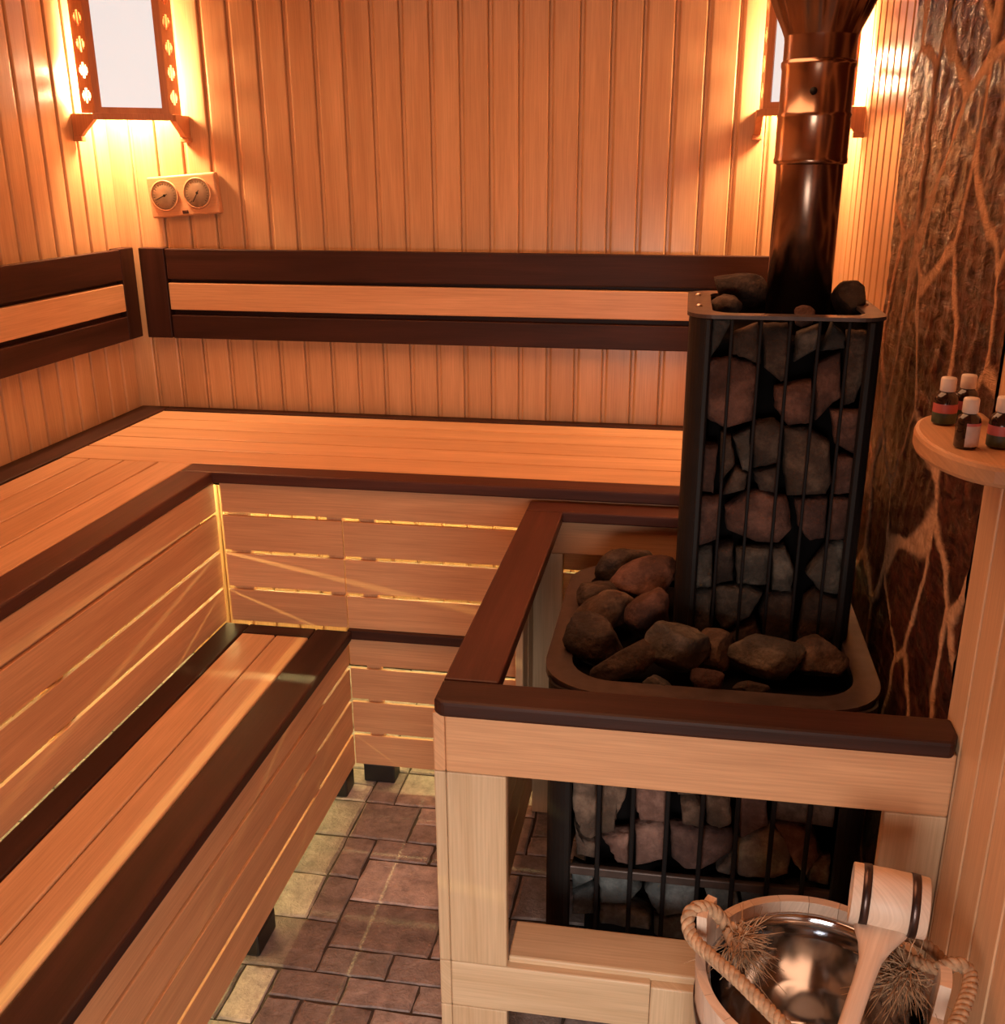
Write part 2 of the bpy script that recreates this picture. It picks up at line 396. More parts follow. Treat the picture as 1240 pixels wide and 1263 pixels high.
# battens behind the slats
for (x0, x1, z0, z1) in ((.607, .666, .49, .89), (.887, .931, .49, .89), (.978, 1.020, .06, .89), (1.6, 1.66, .06, .89), (2.1, 2.16, .06, .89)):
    b = MB(); b.box(x0, x1, -Df + .0105, -Df + .03, z0, z1, 'z', .002); b.build('batten', M['pale'], ub)
b = MB(); b.box(Wf - .022, Wf - .0105, -3.5, -.78, .785, .83, 'y', .002); b.build('batten', M['pale'], ub)  # added strip, closes the first left slot against LED light
for y in (-1.45, -2.3, -3.1):
    b = MB(); b.box(Wf - .04, Wf - .0225, y - .03, y + .03, .49, .89, 'z', .002); b.build('batten', M['pale'], ub)
b = MB(); b.box(.955, 1.047, -Df + .002, -Df + .06, 0, .0575, 'x', .004); b.build('foot', M['black'], ub)
b = MB(); b.box(1.33, 1.42, -Df + .002, -Df + .06, 0, .0575, 'x', .004); b.build('foot', M['black'], ub)
b = MB(); b.box(1.95, 2.04, -Df + .002, -Df + .06, 0, .0575, 'x', .004); b.build('foot', M['black'], ub)
# LED tubes run along the walls under the bench
b = MB(); b.box(.05, .06, -3.3, -.06, .795, .806, 'y', .001); b.box(.004, .06, -3.0, -2.97, .806, .82, 'x', 0); b.box(.004, .06, -.3, -.27, .806, .82, 'x', 0); b.build('led_channel', M['screw'], ub)
b = MB(); b.box(.07, 2.2, -.07, -.06, .795, .806, 'x', .001); b.box(.4, .43, -.065, -.004, .806, .82, 'y', 0); b.box(1.9, 1.93, -.065, -.004, .806, .82, 'y', 0); b.build('led_channel', M['screw'], ub)
b = MB(); b.tube([(.055, -3.3, .79), (.055, -.06, .79)], .005, 6); b.build('led_strip', M['led'], ub)
b = MB(); b.tube([(.07, -.065, .79), (2.2, -.065, .79)], .005, 6); b.build('led_strip', M['led'], ub)

lb = thing('lower_bench', 'long low bench with two orange planks between dark edging, below the upper bench', 'bench', (.76, -2.0, 0))
mb = MB()
for a, c in ((.658, .7515), (.7555, .846)): mb.box(a, c, -3.5, -.778, .458, .486, 'y', .004)
mb.build('seat_planks', M['seat'], lb)
for a, c in ((.5845, .655), (.849, .949)):
    b = MB(); b.box(a, c, -3.5, -.722, .458, .487, 'y', .005); b.build('edging', M['dark'], lb)
b = MB(); b.box(.6565, .8475, -.775, -.722, .458, .4865, 'x', .003); b.build('edging', M['dark'], lb)
mb = MB()
for a, c in LZ: mb.box(.922, .932, -3.5, -.7065, a, c if c < .45 else .457, 'y', .0012)
mb.build('front_slats', M['pale'], lb)
for y in (-1.0, -1.9, -2.7):
    b = MB(); b.box(.900, .9215, y - .03, y + .03, .06, .456, 'z', .002); b.build('batten', M['pale'], lb)
for y in (-.745, -1.37, -2.1, -2.9):
    b = MB(); b.box(.895, .934, y - .05, y + .05 if y < -.8 else y + .02, 0, .0575, 'y', .006); b.build('foot', M['black'], lb)

# ------------------------------------------------------------------ backrests
def backrest(name, label, P, a0, a1, post):
    """P maps (a along the wall, depth range, z range) to a box."""
    t = thing(name, label, 'backrest', P((a0 + a1) / 2, 0, 1.16))
    def put(nm, mat, r0, r1, d0, d1, z0, z1, ax):
        p, q = P(r0, d0, z0), P(r1, d1, z1); b = MB()
        b.box(min(p[0], q[0]), max(p[0], q[0]), min(p[1], q[1]), max(p[1], q[1]), z0, z1, ax if ax == 'z' else ('x' if abs(p[0] - q[0]) > abs(p[1] - q[1]) else 'y'), .003)
        return b.build(nm, M[mat], t)
    put('end_post', 'dark', post[0], post[1], .012, .05, 1.162, 1.445, 'z')
    for r in (a0 + .25, (a0 + a1) / 2, a1 - .15): put('batten', 'dark', r, r + .06, .001, .0135, 1.17, 1.43, 'z')
    put('gap_shade_strip', 'dark', a0, a1, .014, .0285, 1.325, 1.362, 'x'); put('gap_shade_strip', 'dark', a0, a1, .014, .0285, 1.222, 1.266, 'x')  # added dark strips stand in for the shade between the rails
    put('rail', 'dark', a0, a1, .029, .05, 1.349, 1.443, 'x')
    put('rail', 'seat', a0, a1, .029, .05, 1.253, 1.338, 'x')['label'] = 'pale orange middle rail'
    put('rail', 'dark', a0, a1, .029, .05, 1.162, 1.237, 'x')
backrest('backrest', 'backrest on the back wall, two dark rails and a pale one, ending by the stove', lambda a, d, z: (a, -d, z), .169, 2.06, (.079, .165))
backrest('backrest', 'three rail backrest on the left wall, dark rails around a pale one', lambda a, d, z: (d, -a, z), .111, 3.4, (.027, .108))

# ------------------------------------------------------------------ stove railing
HR = .8865
rl = thing('stove_railing', 'pale pine guard railing with dark top boards around the black stove', 'railing', (1.8, -1.75, 0))
fy = -1.767
b = MB(); b.prism([(1.441, fy + .012), (1.455, fy), (2.226, fy), (2.2375, fy + .030), (2.2375, -1.690), (1.441, -1.690)], HR - .028, HR, 'xy', 'x', .006)
b.build('top_board', M['dark'], rl)
b = MB(); b.box(1.442, 1.5345, -1.6895, -.7995, HR - .028, HR, 'y', .004); b.build('top_board', M['darkred'], rl)
b = MB(); b.box(1.442, 2.2, -.7985, -.7225, HR - .028, HR, 'x', .004); b.build('top_board', M['darkred'], rl)
py = -1.752
b = MB(); b.box(1.4575, 2.2365, py, py + .021, .7505, HR - .0285, 'x', .003); b.build('beam', M['pale'], rl)
b = MB(); b.box(1.437, 1.457, py, -.73, .7505, HR - .0285, 'y', .003); b.build('beam', M['pale'], rl)
b = MB(); b.box(1.4575, 2.2, -.775, -.755, .768, HR - .0285, 'x', .003); b.build('beam', M['pale'], rl)
def post(x0, x1, y0, y1, z0, z1, mat='post'):
    b = MB(); b.box(x0, x1, y0, y1, z0, z1, 'z', .003); return b.build('post', M[mat], rl)
post(1.4575, 1.557, py, py + .022, .3665, .75)
post(1.437, 1.457, py, py + .10, .3665, .75)
post(1.4575, 1.557, py, py + .022, 0, .269)
post(1.437, 1.457, py, py + .10, 0, .269)
post(2.145, 2.2365, py, py + .022, .3785, .75)
post(1.806, 1.9, py - .003, py + .02, 0, .3635)
post(1.4575, 1.533, -.775, -.755, 0, .7675)
post(1.437, 1.457, -.84, -.7305, .37, .75); post(1.437, 1.457, -.93, -.85, .37, .75)
b = MB(); b.box(1.4575, 1.8055, py, py + .021, .2695, .366, 'x', .003); b.build('beam', M['post'], rl)
b = MB(); b.box(1.9005, 2.2365, py, py + .021, .2695, .366, 'x', .003); b.build('beam', M['post'], rl)
b = MB(); b.box(1.437, 1.457, py, py + .1, .2695, .366, 'y', .003); b.build('beam', M['post'], rl)
b = MB(); b.box(1.5575, 2.2365, -1.737, -1.645, .355, .378, 'x', .004); b.build('lower_shelf', M['post'], rl)
b = MB()
for z0, z1 in ((.06, .16), (.163, .263), (.266, .366)): b.box(1.437, 1.457, -1.65, -.7305, z0, z1, 'y', .003)
b.build('side_boards', M['pale'], rl)

# ------------------------------------------------------------------ stove
def rrect(x0, x1, y0, y1, r, n=8):
    pts = []
    for cx, cy, a in ((x1 - r, y1 - r, 0), (x0 + r, y1 - r, 90), (x0 + r, y0 + r, 180), (x1 - r, y0 + r, 270)):
        for k in range(n + 1):
            t = math.radians(a + 90 * k / n); pts.append((cx + r * math.cos(t), cy + r * math.sin(t)))
    return pts
def shell(outline, z0, z1, win, yfront, thick=.006):
    """vertical sheet around an outline, left open in front between win[0] and win[1]."""
    mb = MB(); n = len(outline)
    # start at the right edge of the window and run round to the left edge
    pts = [p for p in outline]
    k0 = min(range(n), key=lambda i: (pts[i][1] - yfront) ** 2 * 100 + (pts[i][0] - win[1]) ** 2)
    order = [pts[(k0 + i) % n] for i in range(n)]
    order = [p for p in order if not (abs(p[1] - yfront) < 2e-3 and win[0] - .001 < p[0] < win[1] + .001)]
    order = [(win[1], yfront)] + order + [(win[0], yfront)]
    m = len(order); cx = sum(p[0] for p in order) / m; cy = sum(p[1] for p in order) / m
    vs = []
    for x, y in order:
        d = Vector((cx - x, cy - y)).normalized() * thick
        vs += [(x, y, z0), (x, y, z1), (x + d.x, y + d.y, z0), (x + d.x, y + d.y, z1)]
    fs = []
    for i in range(m - 1):
        a, c = 4 * i, 4 * (i + 1); fs += [(a, c, c + 1, a + 1), (a + 2, a + 3, c + 3, c + 2), (a + 1, c + 1, c + 3, a + 3), (a, a + 2, c + 2, c)]
    fs += [(0, 1, 3, 2), (4 * m - 4, 4 * m - 2, 4 * m - 1, 4 * m - 3)]
    mb.raw([Vector(v) for v in vs], fs, 'z'); return mb
def ring_plate(outer, inner, z0, z1):
    mb = MB(); n = len(outer); vs = []
    for z in (z0, z1):
        vs += [(x, y, z) for x, y in outer] + [(x, y, z) for x, y in inner]
    fs = []
    for i in range(n):
        j = (i + 1) % n
        fs += [(2 * n + i, 2 * n + j, 3 * n + j, 3 * n + i), (i, n + i, n + j, j), (i, j, 2 * n + j, 2 * n + i), (n + i, 3 * n + i, 3 * n + j, n + j)]
    mb.raw([Vector(v) for v in vs], fs, 'x'); return mb
sv = thing('sauna_stove', 'black wood stove with barred stone cages, wide base and tall square column', 'stove', (1.88, -1.17, 0))
shell(rrect(1.585, 2.185, -1.487, -.862, .05), .03, .772, (1.634, 2.135), -1.487).build('base_casing', M['stove'], sv)
ring_plate(rrect(1.572, 2.197, -1.502, -.85, .125), rrect(1.622, 2.150, -1.452, -.90, .085), .764, .780).build('base_rim', M['plate'], sv)
b = MB(); b.box(1.66, 2.12, -1.39, -.88, .03, .74, 'z', .01); b.build('firebox', M['core'], sv)
b = MB(); b.box(1.628, 2.145, -1.446, -.906, .735, .752, 'x', .004); b.build('stone_tray', M['core'], sv)
for x in (1.6262,):  pass
for k in range(8):
    b = MB(); x = 1.6905 + .0648 * k
    if x < 2.14:
        b.box(x - .0045, x + .0045, -1.492, -1.483, .05, .765, 'z', .002); b.build('cage_bar', M['rod'], sv)
b = MB(); b.box(1.632, 2.137, -1.4825, -1.470, .363, .383, 'x', .003); b.build('cage_hoop', M['plate'], sv)
b = MB()
for x0, x1 in ((1.62, 1.66), (2.11, 2.15)):
    for y0, y1 in ((-1.46, -1.42), (-.93, -.89)): b.box(x0, x1, y0, y1, 0, .031, 'z', .003)
b.build('foot', M['stove'], sv)
# column
shell(rrect(1.813, 2.165, -1.221, -.822, .045), .752, 1.419, (1.852, 2.135), -1.221).build('column_casing', M['stove'], sv)
b = MB(); b.box(1.842, 1.8525, -1.2235, -1.205, .752, 1.418, 'z', .002); b.box(2.1345, 2.145, -1.2235, -1.205, .752, 1.418, 'z', .002); b.build('column_corner_strip', M['stove'], sv)
b = MB(); b.box(1.86, 2.13, -1.125, -.84, .752, 1.37, 'z', .01); b.build('column_core', M['core'], sv)
ring_plate(rrect(1.808, 2.170, -1.226, -.817, .055), rrect(1.855, 2.135, -1.19, -.86, .04), 1.4195, 1.4265).build('column_top_plate', M['plate'], sv)
for k in range(5):
    x = 1.8905 + .0522 * k; b = MB(); b.box(x - .003, x + .003, -1.2245, -1.2185, .758, 1.419, 'z', .0015); b.build('cage_bar', M['rod'], sv)
for x, y in ((2.152, -.91), (2.153, -1.035), (1.83, -.91), (1.83, -1.1)):
    b = MB(); b.lathe([(0, .005), (.004, .0045), (.006, .002), (.006, 0)], (x, y, 1.4265), 12); b.build('screw', M['screw'], sv)
# chimney
CX, CY = 2.026, -1.01
ch = thing('chimney_pipe', 'dark bronzed steel chimney pipe rising from the stove column, flaring at the top', 'chimney', (CX, CY, 1.37))
b = MB(); b.lathe([(0, 1.371), (.063, 1.371), (.063, 1.690)], (CX, CY, 0), 48); b.build('lower_pipe', M['chimney'], ch)
b = MB(); b.lathe([(.0635, 1.688), (.069, 1.690), (.0695, 1.697), (.068, 1.702), (.068, 1.772), (.0695, 1.776), (.0668, 1.781), (.0668, 1.855), (.069, 1.862), (.069, 1.868), (.066, 1.871)], (CX, CY, 0), 48)
b.build('collar', M['chimney2'], ch)
b = MB(); b.lathe([(.066, 1.869), (.066, 1.905), (.067, 1.912)], (CX, CY, 0), 48); b.build('upper_pipe', M['chimney'], ch)
b = MB(); vs, fs = [], []; nn = 72
prof = [(.067, 1.912), (.072, 1.925), (.081, 1.945), (.092, 1.970), (.104, 2.0), (.113, 2.03), (.118, 2.06), (.12, 2.1), (.12, ZC)]
for j, (r, z) in enumerate(prof):
    for i in range(nn):
        a = 2 * PI * i / nn; q = r * (1 + .025 * math.cos(a * 18) * min(1, j / 2) * (1 if j < 7 else .3)); vs.append(Vector((CX + q * math.cos(a), CY + q * math.sin(a), z)))
for j in range(len(prof) - 1):
    for i in range(nn): fs.append((j * nn + i, j * nn + (i + 1) % nn, (j + 1) * nn + (i + 1) % nn, (j + 1) * nn + i))
b.raw(vs, fs, 'z', True); b.build('flared_cone', M['chimney'], ch)
b = MB(); b.lathe([(0, .004), (.006, .003), (.007, 0)], (0, 0, 0), 12, Matrix.Translation((CX - .012, CY - .0665, 1.815)) @ Matrix.Rotation(PI / 2, 4, 'X')); b.build('rivet', M['stove'], ch)

# ------------------------------------------------------------------ stones
def ordinal(n): return ['first', 'second', 'third', 'fourth', 'fifth', 'sixth', 'seventh', 'eighth', 'ninth'][n]
def rock_from_poly(poly, yf, depth, seed, mat, grow=1.0):
    rs = random.Random(seed); cx = sum(p[0] for p in poly) / len(poly); cz = sum(p[1] for p in poly) / len(poly)
    pts = []
    for i, p in enumerate(poly):
        q = poly[(i + 1) % len(poly)]
        for k in range(4):
            t = k / 4; j = 0 if k == 0 else rs.uniform(-.0016, .0016)
            pts.append((cx + (p[0] + (q[0] - p[0]) * t - cx) * grow + j, cz + (p[1] + (q[1] - p[1]) * t - cz) * grow + j))
    n = len(pts); ta, tb = rs.uniform(-.22, .22), rs.uniform(-.15, .25)
    ox, oz = rs.uniform(-.25, .25), rs.uniform(-.25, .25)
    sx = max(p[0] for p in pts) - min(p[0] for p in pts); sz = max(p[1] for p in pts) - min(p[1] for p in pts)
    rings = [(.55, 1.0, 0), (.9, .85, 0), (1.0, .55, 0), (.985, .3, .2), (.92, .13, .6), (.80, .05, 1), (.5, .02, 1), (.25, 0, 1)]
    vs = []
    for s_, dy, tt in rings:
        for x, z in pts:
            X = cx + (x - cx) * s_ + ox * sx * (1 - s_) * .6; Z = cz + (z - cz) * s_ + oz * sz * (1 - s_) * .6
            Y = yf + depth * dy + tt * ((X - cx) * ta + (Z - cz) * tb)
            nv = noise.fractal(Vector((X * 34 + seed, Y * 34, Z * 34)), .9, 2, 3)
            Y = max(Y + nv * .0045 * (1 if dy < .5 else .3), yf - .001)
            vs.append(Vector((X, Y, Z)))
    fs = [(j * n + i, j * n + (i + 1) % n, (j + 1) * n + (i + 1) % n, (j + 1) * n + i) for j in range(len(rings) - 1) for i in range(n)]
    fs.append(tuple(range(n - 1, -1, -1))); fs.append(tuple((len(rings) - 1) * n + i for i in range(n)))
    mb = MB(); mb.raw(vs, fs, 'z', True)
    o = mb.build('sauna_stone', mat, None, (cx, yf + depth / 2, cz))
    return o
COL=[
[(1.854,1.419),(1.891,1.414),(1.873,1.371),(1.856,1.343)],
[(1.893,1.388),(1.939,1.407),(1.95,1.332),(1.922,1.342),(1.895,1.35)],
[(1.947,1.405),(1.994,1.406),(2.002,1.304),(1.99,1.298),(1.958,1.324)],
[(2.012,1.391),(2.05,1.407),(2.048,1.366),(2.01,1.338)],
[(2.057,1.36),(2.073,1.413),(2.097,1.390),(2.099,1.366)],
[(2.102,1.395),(2.138,1.395),(2.14,1.308),(2.127,1.264),(2.110,1.258),(2.102,1.35)],
[(1.851,1.335),(1.885,1.341),(1.923,1.337),(1.942,1.329),(1.945,1.226),(1.894,1.208),(1.855,1.226)],
[(1.98,1.287),(2.045,1.303),(2.053,1.223),(2.01,1.215),(1.983,1.248)],
[(2.05,1.333),(2.094,1.355),(2.102,1.274),(2.088,1.263),(2.059,1.228)],
[(1.907,1.190),(1.939,1.208),(1.947,1.123),(1.93,1.126)],
[(1.944,1.216),(1.985,1.224),(2.0,1.212),(2.001,1.141),(1.952,1.127)],
[(2.004,1.207),(2.05,1.209),(2.091,1.183),(2.102,1.105),(2.093,1.081),(2.021,1.074),(2.008,1.135)],
[(2.084,1.249),(2.142,1.250),(2.145,1.164),(2.100,1.184)],
[(2.106,1.160),(2.138,1.158),(2.14,1.085),(2.108,1.082)],
[(1.852,1.172),(1.881,1.17),(1.878,1.07),(1.853,1.075)],
[(1.884,1.200),(1.904,1.192),(1.915,1.135),(1.889,1.094)],
[(1.915,1.128),(1.942,1.118),(1.938,1.085),(1.896,1.071)],
[(1.95,1.121),(2.0,1.135),(2.002,1.078),(1.966,1.083)],
[(1.853,1.063),(1.892,1.065),(1.895,.98),(1.853,.965)],
[(1.903,1.043),(1.942,1.077),(1.974,1.080),(2.019,1.069),(2.035,1.007),(2.012,.977),(1.966,.977),(1.910,.999)],
[(2.036,1.066),(2.097,1.075),(2.099,.992),(2.071,.984),(2.046,1.013)],
[(2.102,1.075),(2.137,1.077),(2.139,.994),(2.106,.992)],
[(1.851,.953),(1.882,.961),(1.887,.873),(1.853,.868)],
[(1.889,.963),(1.924,.968),(1.93,.889),(1.895,.876)],
[(1.930,.959),(1.995,.968),(1.996,.887),(1.936,.886)],
[(2.001,.962),(2.025,.969),(2.047,.921),(2.046,.874),(2.006,.875)],
[(2.106,.972),(2.139,.988),(2.14,.875),(2.101,.878),(2.072,.911)],
[(1.85,.861),(1.888,.864),(1.889,.758),(1.852,.774)],
[(1.894,.870),(1.960,.879),(1.988,.867),(1.966,.815),(1.917,.778),(1.898,.803)],
[(1.997,.862),(2.050,.870),(2.055,.760),(2.003,.760),(1.986,.822)],
[(2.072,.854),(2.092,.876),(2.138,.865),(2.145,.765),(2.064,.760)],
[(1.900,.760),(1.980,.802),(1.996,.758),(1.943,.755)],
]
ROWS=[[0,1,2,3,4,5],[6,7,8,12],[14,15,9,16,10,17,11,13],[18,19,20,21],[22,23,24,25,26],[27,31,28,29,30]]
CCOL={0:1,1:0,2:0,3:1,4:1,5:0,6:2,7:2,8:2,9:1,10:0,11:0,12:2,13:2,14:2,15:0,16:0,17:0,18:2,19:2,20:2,21:2,22:1,23:0,24:1,25:1,26:1,27:1,28:1,29:0,30:0,31:0}
for r, row in enumerate(ROWS):
    row = sorted(row, key=lambda i: sum(p[0] for p in COL[i]) / len(COL[i]))
    for c, i in enumerate(row):
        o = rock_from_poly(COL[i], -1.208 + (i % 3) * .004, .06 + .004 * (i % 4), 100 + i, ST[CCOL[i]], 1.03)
        tag(o, f'{STN[CCOL[i]]} stone in tall column cage, {ordinal(r)} row from top, {ordinal(c)} from left', 'stone', 'stones in the tall column cage')
LOW=[
[(1.636,.590),(1.682,.590),(1.685,.438),(1.676,.431),(1.657,.442),(1.645,.478),(1.637,.507)],
[(1.692,.590),(1.744,.590),(1.739,.53),(1.722,.487),(1.72,.456),(1.695,.446)],
[(1.757,.590),(1.815,.590),(1.819,.488),(1.769,.484),(1.759,.51)],
[(1.844,.534),(1.862,.547),(1.884,.535),(1.887,.484),(1.85,.486)],
[(1.892,.555),(1.936,.555),(1.943,.499),(1.921,.480),(1.895,.493)],
[(1.640,.465),(1.655,.435),(1.686,.423),(1.684,.384),(1.646,.390)],
[(1.695,.439),(1.748,.451),(1.751,.384),(1.729,.384),(1.711,.419)],
[(1.76,.466),(1.81,.481),(1.819,.474),(1.823,.402),(1.764,.384)],
[(1.827,.479),(1.888,.470),(1.945,.473),(1.947,.430),(1.893,.384),(1.859,.384),(1.834,.403)],
[(1.950,.424),(1.954,.386),(1.934,.384),(1.92,.391)],
[(1.958,.449),(2.014,.493),(2.060,.460),(2.057,.397),(2.03,.384),(1.960,.384)],
[(2.022,.498),(2.092,.498),(2.114,.447),(2.091,.398),(2.066,.418)],
[(2.096,.434),(2.132,.440),(2.132,.386),(2.093,.388)],
[(1.950,.590),(2.0,.590),(2.011,.502),(1.962,.462)],
[(1.637,.357),(1.685,.340),(1.640,.306)],
[(1.691,.350),(1.749,.352),(1.778,.324),(1.757,.294),(1.696,.287)],
[(1.784,.324),(1.800,.345),(1.886,.352),(1.894,.285),(1.819,.267),(1.802,.287)],
[(1.640,.298),(1.683,.312),(1.691,.253),(1.641,.246)],
[(1.696,.276),(1.751,.285),(1.798,.270),(1.801,.238),(1.697,.231)],
[(1.900,.342),(1.956,.355),(1.971,.306),(1.913,.291)],
[(1.967,.356),(2.042,.362),(2.046,.316),(1.977,.307)],
[(1.826,.590),(1.936,.592),(1.890,.562),(1.836,.556)],
[(2.05,.360),(2.13,.360),(2.13,.30),(2.056,.31)],
[(2.015,.590),(2.13,.590),(2.13,.512),(2.022,.508)],
[(1.806,.262),(1.888,.278),(1.898,.222),(1.808,.220)],
[(1.904,.284),(1.966,.298),(1.972,.225),(1.906,.222)],
]
LROWS=[[0,1,2,21,13,23],[3,4,11],[5,6,7,8,9,10,12],[14,15,16,19,20,22],[17,18,24,25]]
LCOL={0:0,1:0,2:2,3:0,4:0,5:0,6:2,7:2,8:2,9:1,10:1,11:2,12:0,13:2,14:3,15:3,16:3,17:3,18:3,19:3,20:3,21:0,22:3,23:0,24:3,25:3}
for r, row in enumerate(LROWS):
    row = sorted(row, key=lambda i: sum(p[0] for p in LOW[i]) / len(LOW[i]))
    for c, i in enumerate(row):
        o = rock_from_poly(LOW[i], -1.468 + (i % 3) * .003, .05 + .004 * (i % 4), 300 + i, ST_LIT[LCOL[i]], 1.02)
        tag(o, f'{STN[LCOL[i]]} stone in low base cage, {ordinal(r)} row from top, {ordinal(c)} from left', 'stone', 'stones in the base cage')
def rock(loc, size, rot, seed, mat, label, group, cuts=9):
    rs = random.Random(seed); bmk = bmesh.new(); bmesh.ops.create_icosphere(bmk, subdivisions=4, radius=1)
    pl = []
    for _ in range(cuts):
        d = Vector((rs.gauss(0, 1), rs.gauss(0, 1), rs.gauss(0, 1))).normalized(); pl.append((d, rs.uniform(.62, .86)))
    R = Matrix.Rotation(math.radians(rot[2]), 3, 'Z') @ Matrix.Rotation(math.radians(rot[1]), 3, 'Y') @ Matrix.Rotation(math.radians(rot[0]), 3, 'X')
    for v in bmk.verts:
        p = v.co.copy()
        for d, h in pl:
            e = p.dot(d) - h
            if e > 0: p -= d * e * .93
        p += p.normalized() * noise.fractal(p * 2.2 + Vector((seed, 0, 0)), .9, 2, 4) * .05
        v.co = R @ Vector((p.x * size[0], p.y * size[1], p.z * size[2])) * 1.15
    mb = MB(); mb.bm(bmk, 'z', True); mb.v = [Vector(p) + Vector(loc) for p in mb.v]
    o = mb.build('sauna_stone', mat, None, loc); tag(o, label, 'stone', group); return o
G = 'loose stones on the stove base rim'
rock((1.70, -.965, .815), (.062, .045, .045), (0, -10, 20), 1, ST[0], 'dark stone at the back left corner of the stove rim, farthest from the viewer', G)
rock((1.750, -1.075, .830), (.075, .05, .045), (5, -18, 15), 2, ST[2], 'large tilted reddish stone against the left side of the column', G)
rock((1.655, -1.115, .800), (.045, .055, .036), (0, 5, 20), 3, ST[0], 'dark stone along the left rim just in front of the farthest stone', G)
rock((1.672, -1.205, .805), (.062, .05, .038), (8, -8, 30), 4, ST[0], 'middle brown stone along the left side of the stove rim', G)
rock((1.660, -1.325, .805), (.062, .045, .045), (0, 14, -12), 5, ST[0], 'pointed brown stone at the front left corner of the rim', G)
rock((1.765, -1.240, .825), (.045, .05, .052), (0, 12, 10), 6, ST[2], 'upright rounded reddish stone beside the lower left of the column', G)
rock((1.735, -1.392, .795), (.072, .028, .026), (35, -20, 22), 7, ST[0], 'flat thin slab leaning at the front left of the rim', G)
rock((1.822, -1.372, .820), (.056, .05, .050), (0, 0, 10), 8, ST[1], 'big pale rounded stone on the rim before the column corner', G, 12)
rock((1.893, -1.330, .800), (.042, .045, .036), (0, 0, 40), 9, ST[0], 'brown stone between the big pale stone and the long slab', G)
rock((1.882, -1.428, .783), (.034, .022, .022), (0, 5, -8), 10, ST[2], 'small reddish stone at the front edge of the rim', G)
rock((1.992, -1.345, .805), (.075, .05, .038), (0, 2, -4), 11, ST[1], 'long dark slab lying in front of the column', G)
rock((2.088, -1.340, .803), (.048, .05, .036), (0, -6, 8), 12, ST[0], 'stone at the right end of the long dark slab', G)
rock((1.790, -1.440, .772), (.030, .014, .014), (0, 12, -25), 13, ST[1], 'small pale chip of stone on the front left of the rim', G)
rock((1.960, -1.430, .775), (.030, .014, .012), (0, 0, 10), 14, ST[0], 'small brown chip in front of the long dark slab', G)
G = 'stones on top of the column'
rock((1.912, -.950, 1.445), (.055, .045, .036), (0, 12, 10), 21, ST[0], 'largest stone on the column top, left of the chimney pipe', G)
rock((1.885, -1.04, 1.425), (.026, .03, .022), (0, 0, 30), 22, ST[0], 'small dark stone at the left edge of the column top', G)
rock((2.128, -1.0, 1.432), (.031, .05, .034), (0, 0, 10), 23, ST[0], 'flat dark stone on the column top, right of the chimney pipe', G)
rock((2.025, -1.150, 1.418), (.020, .018, .018), (0, 0, 0), 24, ST[2], 'small reddish stone at the front of the column top', G)

